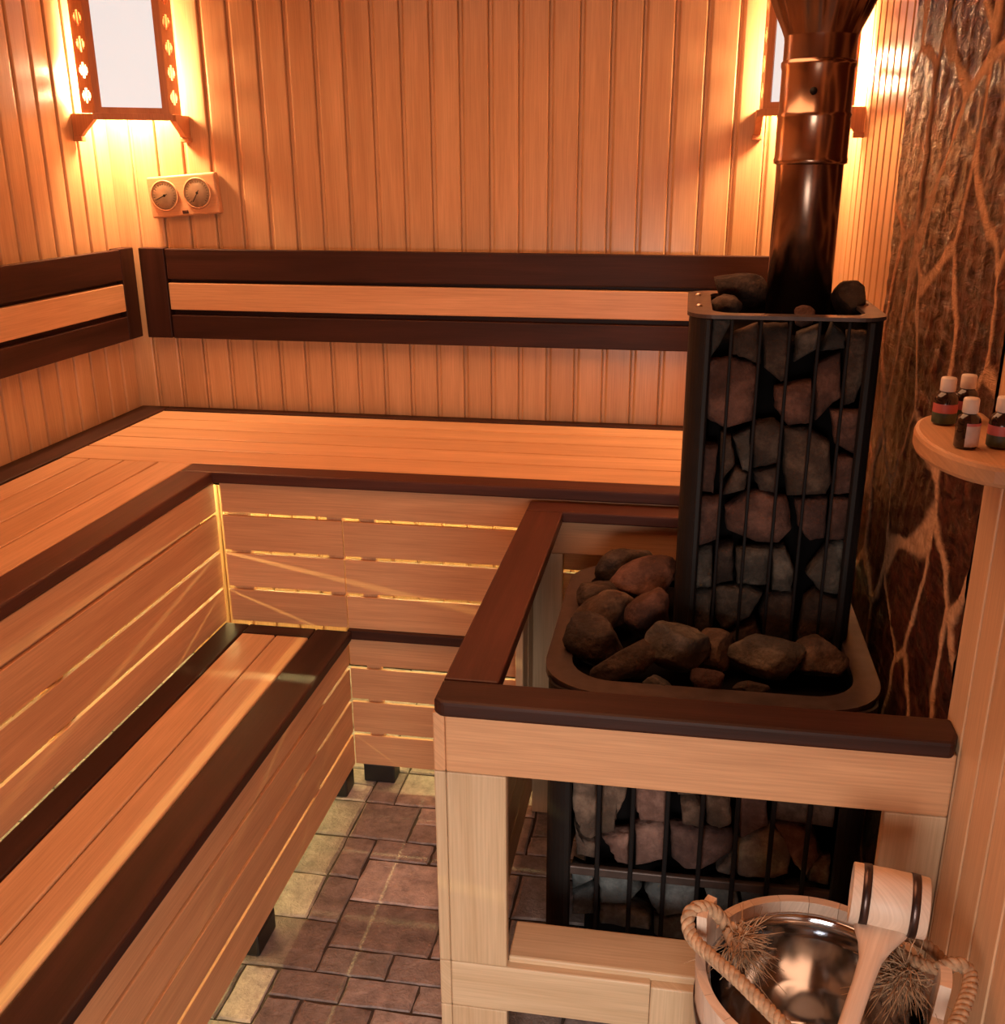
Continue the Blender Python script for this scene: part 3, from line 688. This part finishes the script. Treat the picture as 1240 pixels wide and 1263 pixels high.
# ------------------------------------------------------------------ corner lamps
def corner_lamp(label, mirror):
    X = (lambda x: XR - x) if mirror else (lambda x: x)
    lx, ly, px_, py_ = .262, .19, .05, .105
    z0, z1 = 1.818, 2.20
    t = thing('corner_lamp', label, 'lamp', (X(.1), -.08, z0), 'corner lamps on the back wall')
    # plan points: A on the side wall, Bp, Cp front panel, Dp on the back wall
    A, B_, C_, D_ = Vector((.030, -ly)), Vector((.075, -ly - .004)), Vector((lx - .006, -.092)), Vector((lx, -.030))
    def bar(name, p, q, w, za, zb, holes=None, th=.012, mat='frame'):
        """flat upright board between plan points p and q."""
        mb = MB(); d = (q - p); Ln = d.length; d.normalize(); nrm = Vector((d.y, -d.x))
        def P(u, h, z): r = p + d * u + nrm * h; return Vector((X(r.x), r.y, z))
        def cell(u0, u1, a, c):
            vs = [P(u, h, z) for h in (0, -th) for u in (u0, u1) for z in (a, c)]
            uv = [(z, u) for h in (0, 1) for u in (u0, u1) for z in (a, c)]
            mb.raw(vs, [(0, 1, 3, 2), (4, 6, 7, 5), (0, 4, 5, 1), (2, 3, 7, 6), (0, 2, 6, 4), (1, 5, 7, 3)], 'z', False, None, uv)
        if not holes: cell(0, Ln, za, zb)
        else:
            # carved openings: hexagon-like stacks of slots between the two stiles
            e0, e1 = holes[0] * Ln, holes[1] * Ln
            cell(0, e0, za, zb); cell(e1, Ln, za, zb)
            z = za; step = holes[2]; hh = step * .62
            while z < zb - 1e-4:
                top = min(z + step, zb)
                cell(e0, e1, z, min(z + step - hh, zb))
                if z + step - hh < zb:
                    g0 = z + step - hh; k = 6
                    for i in range(k):
                        a, c = g0 + hh * i / k, g0 + hh * (i + 1) / k
                        f = [.30, .12, 0, 0, .12, .30][i]; q0, q1 = e0 + (e1 - e0) * f, e1 - (e1 - e0) * f
                        if f: cell(e0, q0, a, min(c, zb)); cell(q1, e1, a, min(c, zb))
                    wd = (e1 - e0)
                    for s_ in (.33, .66): cell(e0 + wd * s_ - .0012, e0 + wd * s_ + .0012, g0, min(top, zb))
                z += step
        return mb.build(name, M[mat], t)
    # side panels with carved holes (each is stile - carved strip - stile)
    bar('side_panel', A, B_, 0, z0 + .018, z1, (.24, .84, .068))
    bar('side_panel', C_, D_, 0, z0 + .018, z1, (.20, .80, .068))
    # front: two stiles, bottom and top rail, glowing shade behind
    d = (C_ - B_); n_ = d.normalized()
    bar('stile', B_, B_ + n_ * .020, 0, z0 + .018, z1)
    bar('stile', C_ - n_ * .020, C_, 0, z0 + .018, z1)
    bar('bottom_rail', B_ + n_ * .020, C_ - n_ * .020, 0, z0 + .018, z0 + .034)
    bar('sill', B_ - n_ * .008, C_ + n_ * .008, 0, z0, z0 + .0175, None, .02)
    off = Vector((n_.y, -n_.x)) * -.007
    bar('shade', B_ + n_ * .018 + off, C_ - n_ * .018 + off, 0, z0 + .03, z1, None, .003, 'shade')
    # little brackets on the two walls
    for (p, q) in ((Vector((.001, A.y)), A + Vector((.04, 0))), (Vector((D_.x, -.001)), D_ + Vector((0, -.058)))):
        mb = MB(); dd = (q - p); Lb = dd.length; dd.normalize(); nn_ = Vector((dd.y, -dd.x))
        prof = [(0, z0 - .052), (Lb * .35, z0 - .045), (Lb * .55, z0 - .03), (Lb, z0 - .002), (Lb, z0 + .016), (0, z0 + .016)]
        vs = []
        for h in (-.009, .009):
            for u, z in prof: r = p + dd * u + nn_ * h; vs.append(Vector((X(r.x), r.y, z)))
        k = len(prof)
        fs = [tuple(range(k - 1, -1, -1)), tuple(range(k, 2 * k))] + [(i, (i + 1) % k, k + (i + 1) % k, k + i) for i in range(k)]
        mb.raw(vs, fs, 'z'); mb.build('bracket', M['frame'], t)
        mb = MB(); r = p + dd * .012
        mb.box(X(r.x) - .014, X(r.x) + .014, r.y - .012, r.y + .012 if r.y < -.03 else r.y + .012, z0 - .060, z0 - .046, 'x', .002); mb.build('bracket_foot', M['frame'], t)
    # lamp holder
    mb = MB(); mb.lathe([(0, .075), (.02, .075), (.02, .03), (.024, .02), (.024, 0), (0, 0)], (X(.09), -.07, 2.12), 20); mb.build('bulb_holder', M['cap'], t)
    l = bpy.data.lights.new('bulb', 'POINT'); l.energy = BULB; l.color = BULBC; l.shadow_soft_size = .05
    lo = bpy.data.objects.new('bulb', l); lo.location = (X(.100), -.080, 1.93); C.objects.link(lo)
BULB, BULBC = 46.0, (1.0, .58, .29)
corner_lamp('carved wooden corner lamp with glowing white front panel, in the left back corner', False)
corner_lamp('carved wooden corner lamp behind the chimney pipe, in the right back corner', True)

# ------------------------------------------------------------------ thermometer and hygrometer
th = thing('thermometer_hygrometer', 'small tilted wooden plaque with two round gauges on the back wall below the lamp', 'thermometer', (.24, 0, 1.603))
Rt = Matrix.Translation((.24, 0, 1.603)) @ Matrix.Rotation(math.radians(-4.3), 4, 'Y')
b = MB(); b.box(-.115, .115, -.030, -.002, -.0615, .0615, 'x', .006, Rt, 3)
b.build('plaque', M['thermo'], th)
def disc(mb, cx, cz, r, y0, y1, n=40, r2=None):
    mb.lathe([(0, 0), (r, 0), (r if r2 is None else r2, y0 - y1), (0, y0 - y1)], (0, 0, 0), n, Rt @ Matrix.Translation((cx, y0, cz)) @ Matrix.Rotation(PI / 2, 4, 'X'))
for cx, ang, nm in ((-.060, 200, 'thermometer_dial'), (.050, 235, 'hygrometer_dial')):
    b = MB(); disc(b, cx, .004, .043, -.0300, -.0312); d = b.build(nm, M['dial'], th)
    b = MB(); b.lathe([(.0425, 0), (.0425, .0045), (.0442, .0052), (.0458, .0042), (.0462, 0)], (0, 0, 0), 40, Rt @ Matrix.Translation((cx, -.0302, .004)) @ Matrix.Rotation(PI / 2, 4, 'X'))
    b.build('bezel', M['thermo'], d)
    b = MB()
    for k in range(21):
        a = math.radians(225 - k * 13.5); Mx = Rt @ Matrix.Translation((cx, 0, .004)) @ Matrix.Rotation(-a, 4, 'Y')
        b.box(.031, .037, -.0322, -.0313, -.0005, .0005, 'x', 0, Mx)
    b.build('scale_marks', M['needle'], d)
    b = MB(); Mx = Rt @ Matrix.Translation((cx, 0, .004)) @ Matrix.Rotation(-math.radians(ang), 4, 'Y')
    b.box(-.010, .030, -.0335, -.0325, -.0011, .0011, 'x', 0, Mx); disc(b, cx, .004, .004, -.0325, -.0345, 16)
    b.build('needle', M['needle'], d)
    b = MB(); b.lathe([(.0415, 0), (.036, .0012), (.024, .0024), (0, .003)], (0, 0, 0), 40, Rt @ Matrix.Translation((cx, -.0352, .004)) @ Matrix.Rotation(PI / 2, 4, 'X'))
    b.build('cover_glass', M['glass'], d)
b = MB(); b.box(-.010, .010, -.0315, -.0298, -.054, -.044, 'x', .001, Rt); b.build('name_plate', M['dark'], th)

# ------------------------------------------------------------------ shelf and bottles
ZS = 1.35
b = MB(); pts = []
for k in range(33):
    a = PI * k / 32; pts.append((XR - .006 - .120 * abs(math.sin(a)) ** .7, -1.785 + .155 * math.cos(a)))
b.prism(pts, ZS - .027, ZS, 'xy', 'y', .006)
sh = b.build('wall_shelf', M['shelf'], None, (XR, -1.8, ZS - .013))
tag(sh, 'small rounded wooden shelf on the right wall holding oil bottles', 'shelf')
def bottle(x, y, rot, label, kind, h=.058, r=.0155):
    t = thing('oil_bottle', label, 'bottle', (x, y, ZS), 'oil bottles on the wall shelf')
    s = r / .0155; hb_ = h * .62
    b = MB(); b.lathe([(0, .0005), (r * .9, .0005), (r, .003), (r, hb_), (r * .93, hb_ + .004), (r * .55, hb_ + .009), (r * .5, h - .012), (r * .5, h)], (x, y, ZS), 32)
    b.build('glass_body', M['amber'], t)
    b = MB(); rc = r * .66
    b.lathe([(0, h + .006), (rc * .9, h + .006), (rc, h + .004), (rc, h - .0115), (rc * .9, h - .0125)], (x, y, ZS), 24); b.build('screw_cap', M['cap'], t)
    def lab(z0, z1, a0, a1, mat, rr):
        vs, fs = [], []; n = 20
        for i in range(n + 1):
            a = rot + a0 + (a1 - a0) * i / n
            for z in (z0, z1): vs.append(Vector((x + rr * math.cos(a), y + rr * math.sin(a), ZS + z)))
        for i in range(n): fs.append((2 * i, 2 * i + 2, 2 * i + 3, 2 * i + 1))
        m_ = MB(); m_.raw(vs, fs, 'z', True); m_.build('paper_label', M[mat], t)
    if kind == 'pg':
        lab(.003, hb_ * .48, -2.2, 2.2, 'lab_green', r + .0004); lab(hb_ * .48, hb_ * .82, -2.2, 2.2, 'lab_pink', r + .0004)
    elif kind == 'white':
        lab(.004, hb_ * .85, -.15, 2.0, 'lab_white', r + .0004); lab(hb_ * .85, hb_ * .95, -.15, 2.0, 'lab_pink', r + .0005)
bottle(2.160, -1.715, -PI / 2 - .3, 'leftmost oil bottle with pink and green label on the shelf', 'pg')
bottle(2.192, -1.690, -PI / 2 - .3, 'oil bottle standing at the back, its label hidden behind the front bottle', 'pg')
bottle(2.158, -1.843, -PI / 2 - .2, 'front oil bottle with a narrow pale label turned to the right', 'white', .057, .0145)
bottle(2.200, -1.835, -PI / 2 - .3, 'rightmost oil bottle with pink and green label, cut by the picture edge', 'pg')

# ------------------------------------------------------------------ bucket, rope and ladle
BX, BY, ZR, ZB = 2.026, -1.997, .646, .385
def bucket():
    t = thing('sauna_bucket', 'pale wooden stave bucket with steel liner and rope handle in front of the railing', 'bucket', (BX, BY, ZB))
    n = 22; mb = MB(); ears = {}
    aL = math.atan2(.052, -.152); aR = math.atan2(-.030, .162)
    def stave(m_, a, half, zt, ro_t=.162, ri_t=.148):
        vs, uv = [], []
        k = 5
        for z, ro, ri in ((ZB, .148, .135), (zt, ro_t + (zt - ZR) * .06, ri_t + (zt - ZR) * .06)):
            for i in range(k):
                aa = a - half + 2 * half * i / (k - 1)
                vs.append(Vector((BX + ro * math.cos(aa), BY + ro * math.sin(aa), z))); uv.append((z, ro * aa))
            for i in range(k):
                aa = a + half - 2 * half * i / (k - 1)
                vs.append(Vector((BX + ri * math.cos(aa), BY + ri * math.sin(aa), z))); uv.append((z, ri * aa))
        q = 2 * k
        fs = [tuple(range(q - 1, -1, -1)), tuple(range(q, 2 * q))] + [(i, (i + 1) % q, q + (i + 1) % q, q + i) for i in range(q)]
        m_.raw(vs, fs, 'z', False, None, uv)
    for i in range(n):
        a = aL + 2 * PI * i / n
        if i == 0: continue
        d = (a - aR + PI) % (2 * PI) - PI
        if abs(d) < PI / n: continue
        stave(mb, a, PI / n * .985, ZR)
    mb.build('staves', M['bucket'], t)
    for a in (aL, aR):
        m_ = MB(); stave(m_, a, .155, ZR + .052)
        o = m_.build('handle_stave', M['bucket'], t)
    # base disc
    m_ = MB(); m_.lathe([(0, ZB + .02), (.136, ZB + .02), (.136, ZB + .005), (0, ZB + .005)], (BX, BY, 0), 40); m_.build('base', M['bucket'], t)
    for z in (.58, .44):
        rr = .148 + .014 * (z - ZB) / (ZR - ZB)
        m_ = MB(); m_.lathe([(rr + .0005, z - .009), (rr + .002, z - .009), (rr + .003, z + .009), (rr + .0015, z + .009)], (BX, BY, 0), 64); m_.build('hoop', M['band'], t)
    # steel liner bowl
    m_ = MB(); m_.lathe([(.1470, .618), (.1475, .626), (.143, .6285), (.139, .624), (.136, .59), (.126, .52), (.110, .465), (.08, .438), (.04, .430), (0, .428)], (BX, BY, 0), 72)
    m_.build('steel_liner', M['steel'], t)
    return t, aL, aR
bk, aL, aR = bucket()
def catmull(P, n):
    P = [Vector(p) for p in P]; Q = []
    for i in range(len(P) - 1):
        p0, p1, p2, p3 = P[max(i - 1, 0)], P[i], P[i + 1], P[min(i + 2, len(P) - 1)]
        for k in range(n):
            t = k / n; Q.append(.5 * ((2 * p1) + (p2 - p0) * t + (2 * p0 - 5 * p1 + 4 * p2 - p3) * t * t + (3 * p1 - p0 - 3 * p2 + p3) * t ** 3))
    Q.append(P[-1]); return Q
def rope(mb, P, R=.0095, turns=1 / .028):
    Q = catmull(P, 22); L_ = [0]
    for i in range(1, len(Q)): L_.append(L_[-1] + (Q[i] - Q[i - 1]).length)
    for s_ in range(3):
        path = []
        ref = Vector((.2, .1, 1))
        for i, p in enumerate(Q):
            t = (Q[min(i + 1, len(Q) - 1)] - Q[max(i - 1, 0)]).normalized(); a = t.cross(ref).normalized(); c = t.cross(a)
            an = L_[i] * turns * 2 * PI + s_ * 2 * PI / 3
            path.append(p + (a * math.cos(an) + c * math.sin(an)) * R * .52)
        mb.tube(path, R * .56, 7)
def fray(mb, p, d, n, L_, spread, seed):
    rs = random.Random(seed); p = Vector(p); d = Vector(d).normalized()
    for _ in range(n):
        v = (d + Vector((rs.gauss(0, spread), rs.gauss(0, spread), rs.gauss(0, spread)))).normalized(); l = L_ * rs.uniform(.5, 1.1)
        q = p + Vector((rs.gauss(0, .005), rs.gauss(0, .005), rs.gauss(0, .004)))
        s2 = Vector((rs.gauss(0, 1.1), rs.gauss(0, 1.1), rs.gauss(-.3, .8)))
        cu = Vector((rs.gauss(0, 1), rs.gauss(0, 1), rs.gauss(0, 1))); cw = rs.uniform(4, 8); cp = rs.uniform(0, 6)
        pts = [q + v * l * k / 7 + s2 * l * .5 * (k / 7) ** 2 + cu * .0035 * math.sin(cw * k / 7 + cp) for k in range(8)]
        mb.tube(pts, [.0009] * 5 + [.0008, .0006, .0004], 4)
mb = MB()
rope(mb, [(1.905, -1.948, .672), (1.888, -1.945, .690), (1.866, -1.950, .698), (1.852, -1.962, .690), (1.858, -1.985, .676), (1.884, -2.018, .676), (1.918, -2.058, .678), (1.955, -2.103, .676), (1.995, -2.150, .674), (2.05, -2.178, .668), (2.11, -2.165, .672), (2.165, -2.115, .68), (2.200, -2.055, .690), (2.212, -2.02, .695), (2.200, -2.008, .700), (2.178, -2.006, .688)])
rope(mb, [(2.176, -2.006, .686), (2.150, -1.985, .678), (2.130, -1.955, .672), (2.150, -1.930, .672), (2.178, -1.950, .674), (2.198, -1.985, .672)], .008)
rope(mb, [(1.905, -1.948, .672), (1.925, -1.958, .670), (1.930, -1.975, .664), (1.915, -1.975, .664), (1.907, -1.960, .672)], .0075)
mb.build('rope_handle', M['rope'], bk)
for k, (p, d, n, l, sd) in enumerate((((1.922, -1.962, .664), (.75, -.6, -.3), 330, .036, 3), ((2.145, -1.985, .664), (-.7, -.5, -.3), 380, .044, 4))):
    mb = MB(); fray(mb, p, d, n, l, .65, sd); mb.build('frayed_rope_end', M['rope'], bk)
# stool that carries the bucket
stl = thing('low_stool', 'low pale wooden stool carrying the stave bucket', 'stool', (BX, BY, 0))
b = MB()
for k in range(3): b.box(BX - .13 + k * .088, BX - .13 + k * .088 + .085, BY - .13, BY + .13, .36, .3845, 'y', .003)
b.build('seat', M['post'], stl)
for sx in (-1, 1):
    for sy in (-1, 1):
        b = MB(); b.box(BX + sx * .10 - .017, BX + sx * .10 + .017, BY + sy * .10 - .017, BY + sy * .10 + .017, 0, .36, 'z', .003); b.build('leg', M['post'], stl)
# ladle lying across the rim
ld = thing('sauna_ladle', 'pale wooden ladle with two dark metal bands lying across the bucket', 'ladle', (2.11, -1.94, .70))
cc = Vector((2.118, -1.948, .742)); ax = Vector((.985, -.165, -.02)).normalized()
hd = Vector((2.046, -2.125, .690)) - Vector((2.108, -1.972, .716)); hd.normalize()
zq = ax.to_track_quat('Z', 'Y').to_matrix().to_4x4(); Mc = Matrix.Translation(cc) @ zq
b = MB(); n = 14; vs = []
hl, r0 = .049, .0405
b.lathe([(.0, -hl + .016), (r0 - .008, -hl + .016), (r0 - .007, -hl), (r0 - .001, -hl), (r0, -hl + .001), (r0 + .001, 0), (r0, hl - .001), (r0 - .001, hl), (0, hl)], (0, 0, 0), 36, Mc)
b.build('cup', M['bucket'], ld)
for z in (-hl + .018, hl - .018):
    b = MB(); b.lathe([(r0 + .0002, z - .0055), (r0 + .0016, z - .0055), (r0 + .0016, z + .0055), (r0 + .0002, z + .0055)], (0, 0, 0), 40, Mc); b.build('metal_band', M['band'], ld)
# handle: flat paddle, wide at the cup, narrowing
b = MB(); p0 = Vector((2.108, -1.972, .716)) ; sidev = ax; upv = hd.cross(sidev).normalized()
st = [(-.004, .036, .010), (.012, .033, .0105), (.035, .022, .0105), (.06, .0145, .010), (.10, .0125, .0095), (.17, .012, .009), (.24, .013, .009), (.30, .015, .009), (.315, .011, .008)]
vs, fs, uv = [], [], []; k = 10
for u, w, h in st:
    for i in range(k):
        a = 2 * PI * i / k; e = lambda v: math.copysign(abs(v) ** .6, v)
        vs.append(p0 + hd * u + sidev * (e(math.cos(a)) * w) + upv * (e(math.sin(a)) * h)); uv.append((u, e(math.cos(a)) * w + e(math.sin(a)) * h))
for j in range(len(st) - 1):
    for i in range(k): fs.append((j * k + i, j * k + (i + 1) % k, (j + 1) * k + (i + 1) % k, (j + 1) * k + i))
fs += [tuple(range(k - 1, -1, -1)), tuple((len(st) - 1) * k + i for i in range(k))]
b.raw(vs, fs, 'z', True, None, uv); b.build('handle', M['bucket'], ld)

# ------------------------------------------------------------------ lights
def area(name, loc, target, sx, sy, e, col, spread=180):
    l = bpy.data.lights.new(name, 'AREA'); l.shape = 'RECTANGLE'; l.size = sx; l.size_y = sy; l.energy = e; l.color = col; l.spread = math.radians(spread)
    o = bpy.data.objects.new(name, l); o.location = loc
    o.rotation_euler = (Vector(target) - Vector(loc)).to_track_quat('-Z', 'Y').to_euler(); C.objects.link(o)
area('ceiling_fill', (.95, -1.35, ZC - .02), (.85, -1.35, 0), 1.4, 1.9, 29, (1.0, .46, .22))  # added unseen fill lamp, lifts the warm room light from above
area('doorway_light', (1.75, -3.5, .85), (1.45, -1.6, .15), .6, .8, 9.0, (1.0, .91, .82), 95)

w = bpy.data.worlds.new('World'); S.world = w; w.use_nodes = True
w.node_tree.nodes['Background'].inputs[0].default_value = (.05, .03, .02, 1); w.node_tree.nodes['Background'].inputs[1].default_value = .1

# ------------------------------------------------------------------ camera (solved for a 1240 x 1263 frame)
cam = bpy.data.cameras.new('camera'); co = bpy.data.objects.new('camera', cam); C.objects.link(co); S.camera = co
yaw, pitch = .1615, .3333
fw = Vector((-math.sin(yaw) * math.cos(pitch), math.cos(yaw) * math.cos(pitch), -math.sin(pitch)))
rt = Vector((math.cos(yaw), math.sin(yaw), 0)); up = rt.cross(fw)
co.matrix_world = Matrix(((rt.x, up.x, -fw.x, 1.8025), (rt.y, up.y, -fw.y, -3.1539), (rt.z, up.z, -fw.z, 1.6784), (0, 0, 0, 1)))
cam.sensor_fit = 'HORIZONTAL'; cam.sensor_width = 36; cam.lens = 36 * 1257 / 1240
cam.shift_x = -17.2 / 1240; cam.shift_y = 13.3 / 1240; cam.clip_start = .02
S.view_settings.view_transform = 'Standard'; S.view_settings.look = 'None'; S.view_settings.exposure = 0.0
S.cycles.max_bounces = 10; S.cycles.sample_clamp_indirect = 6
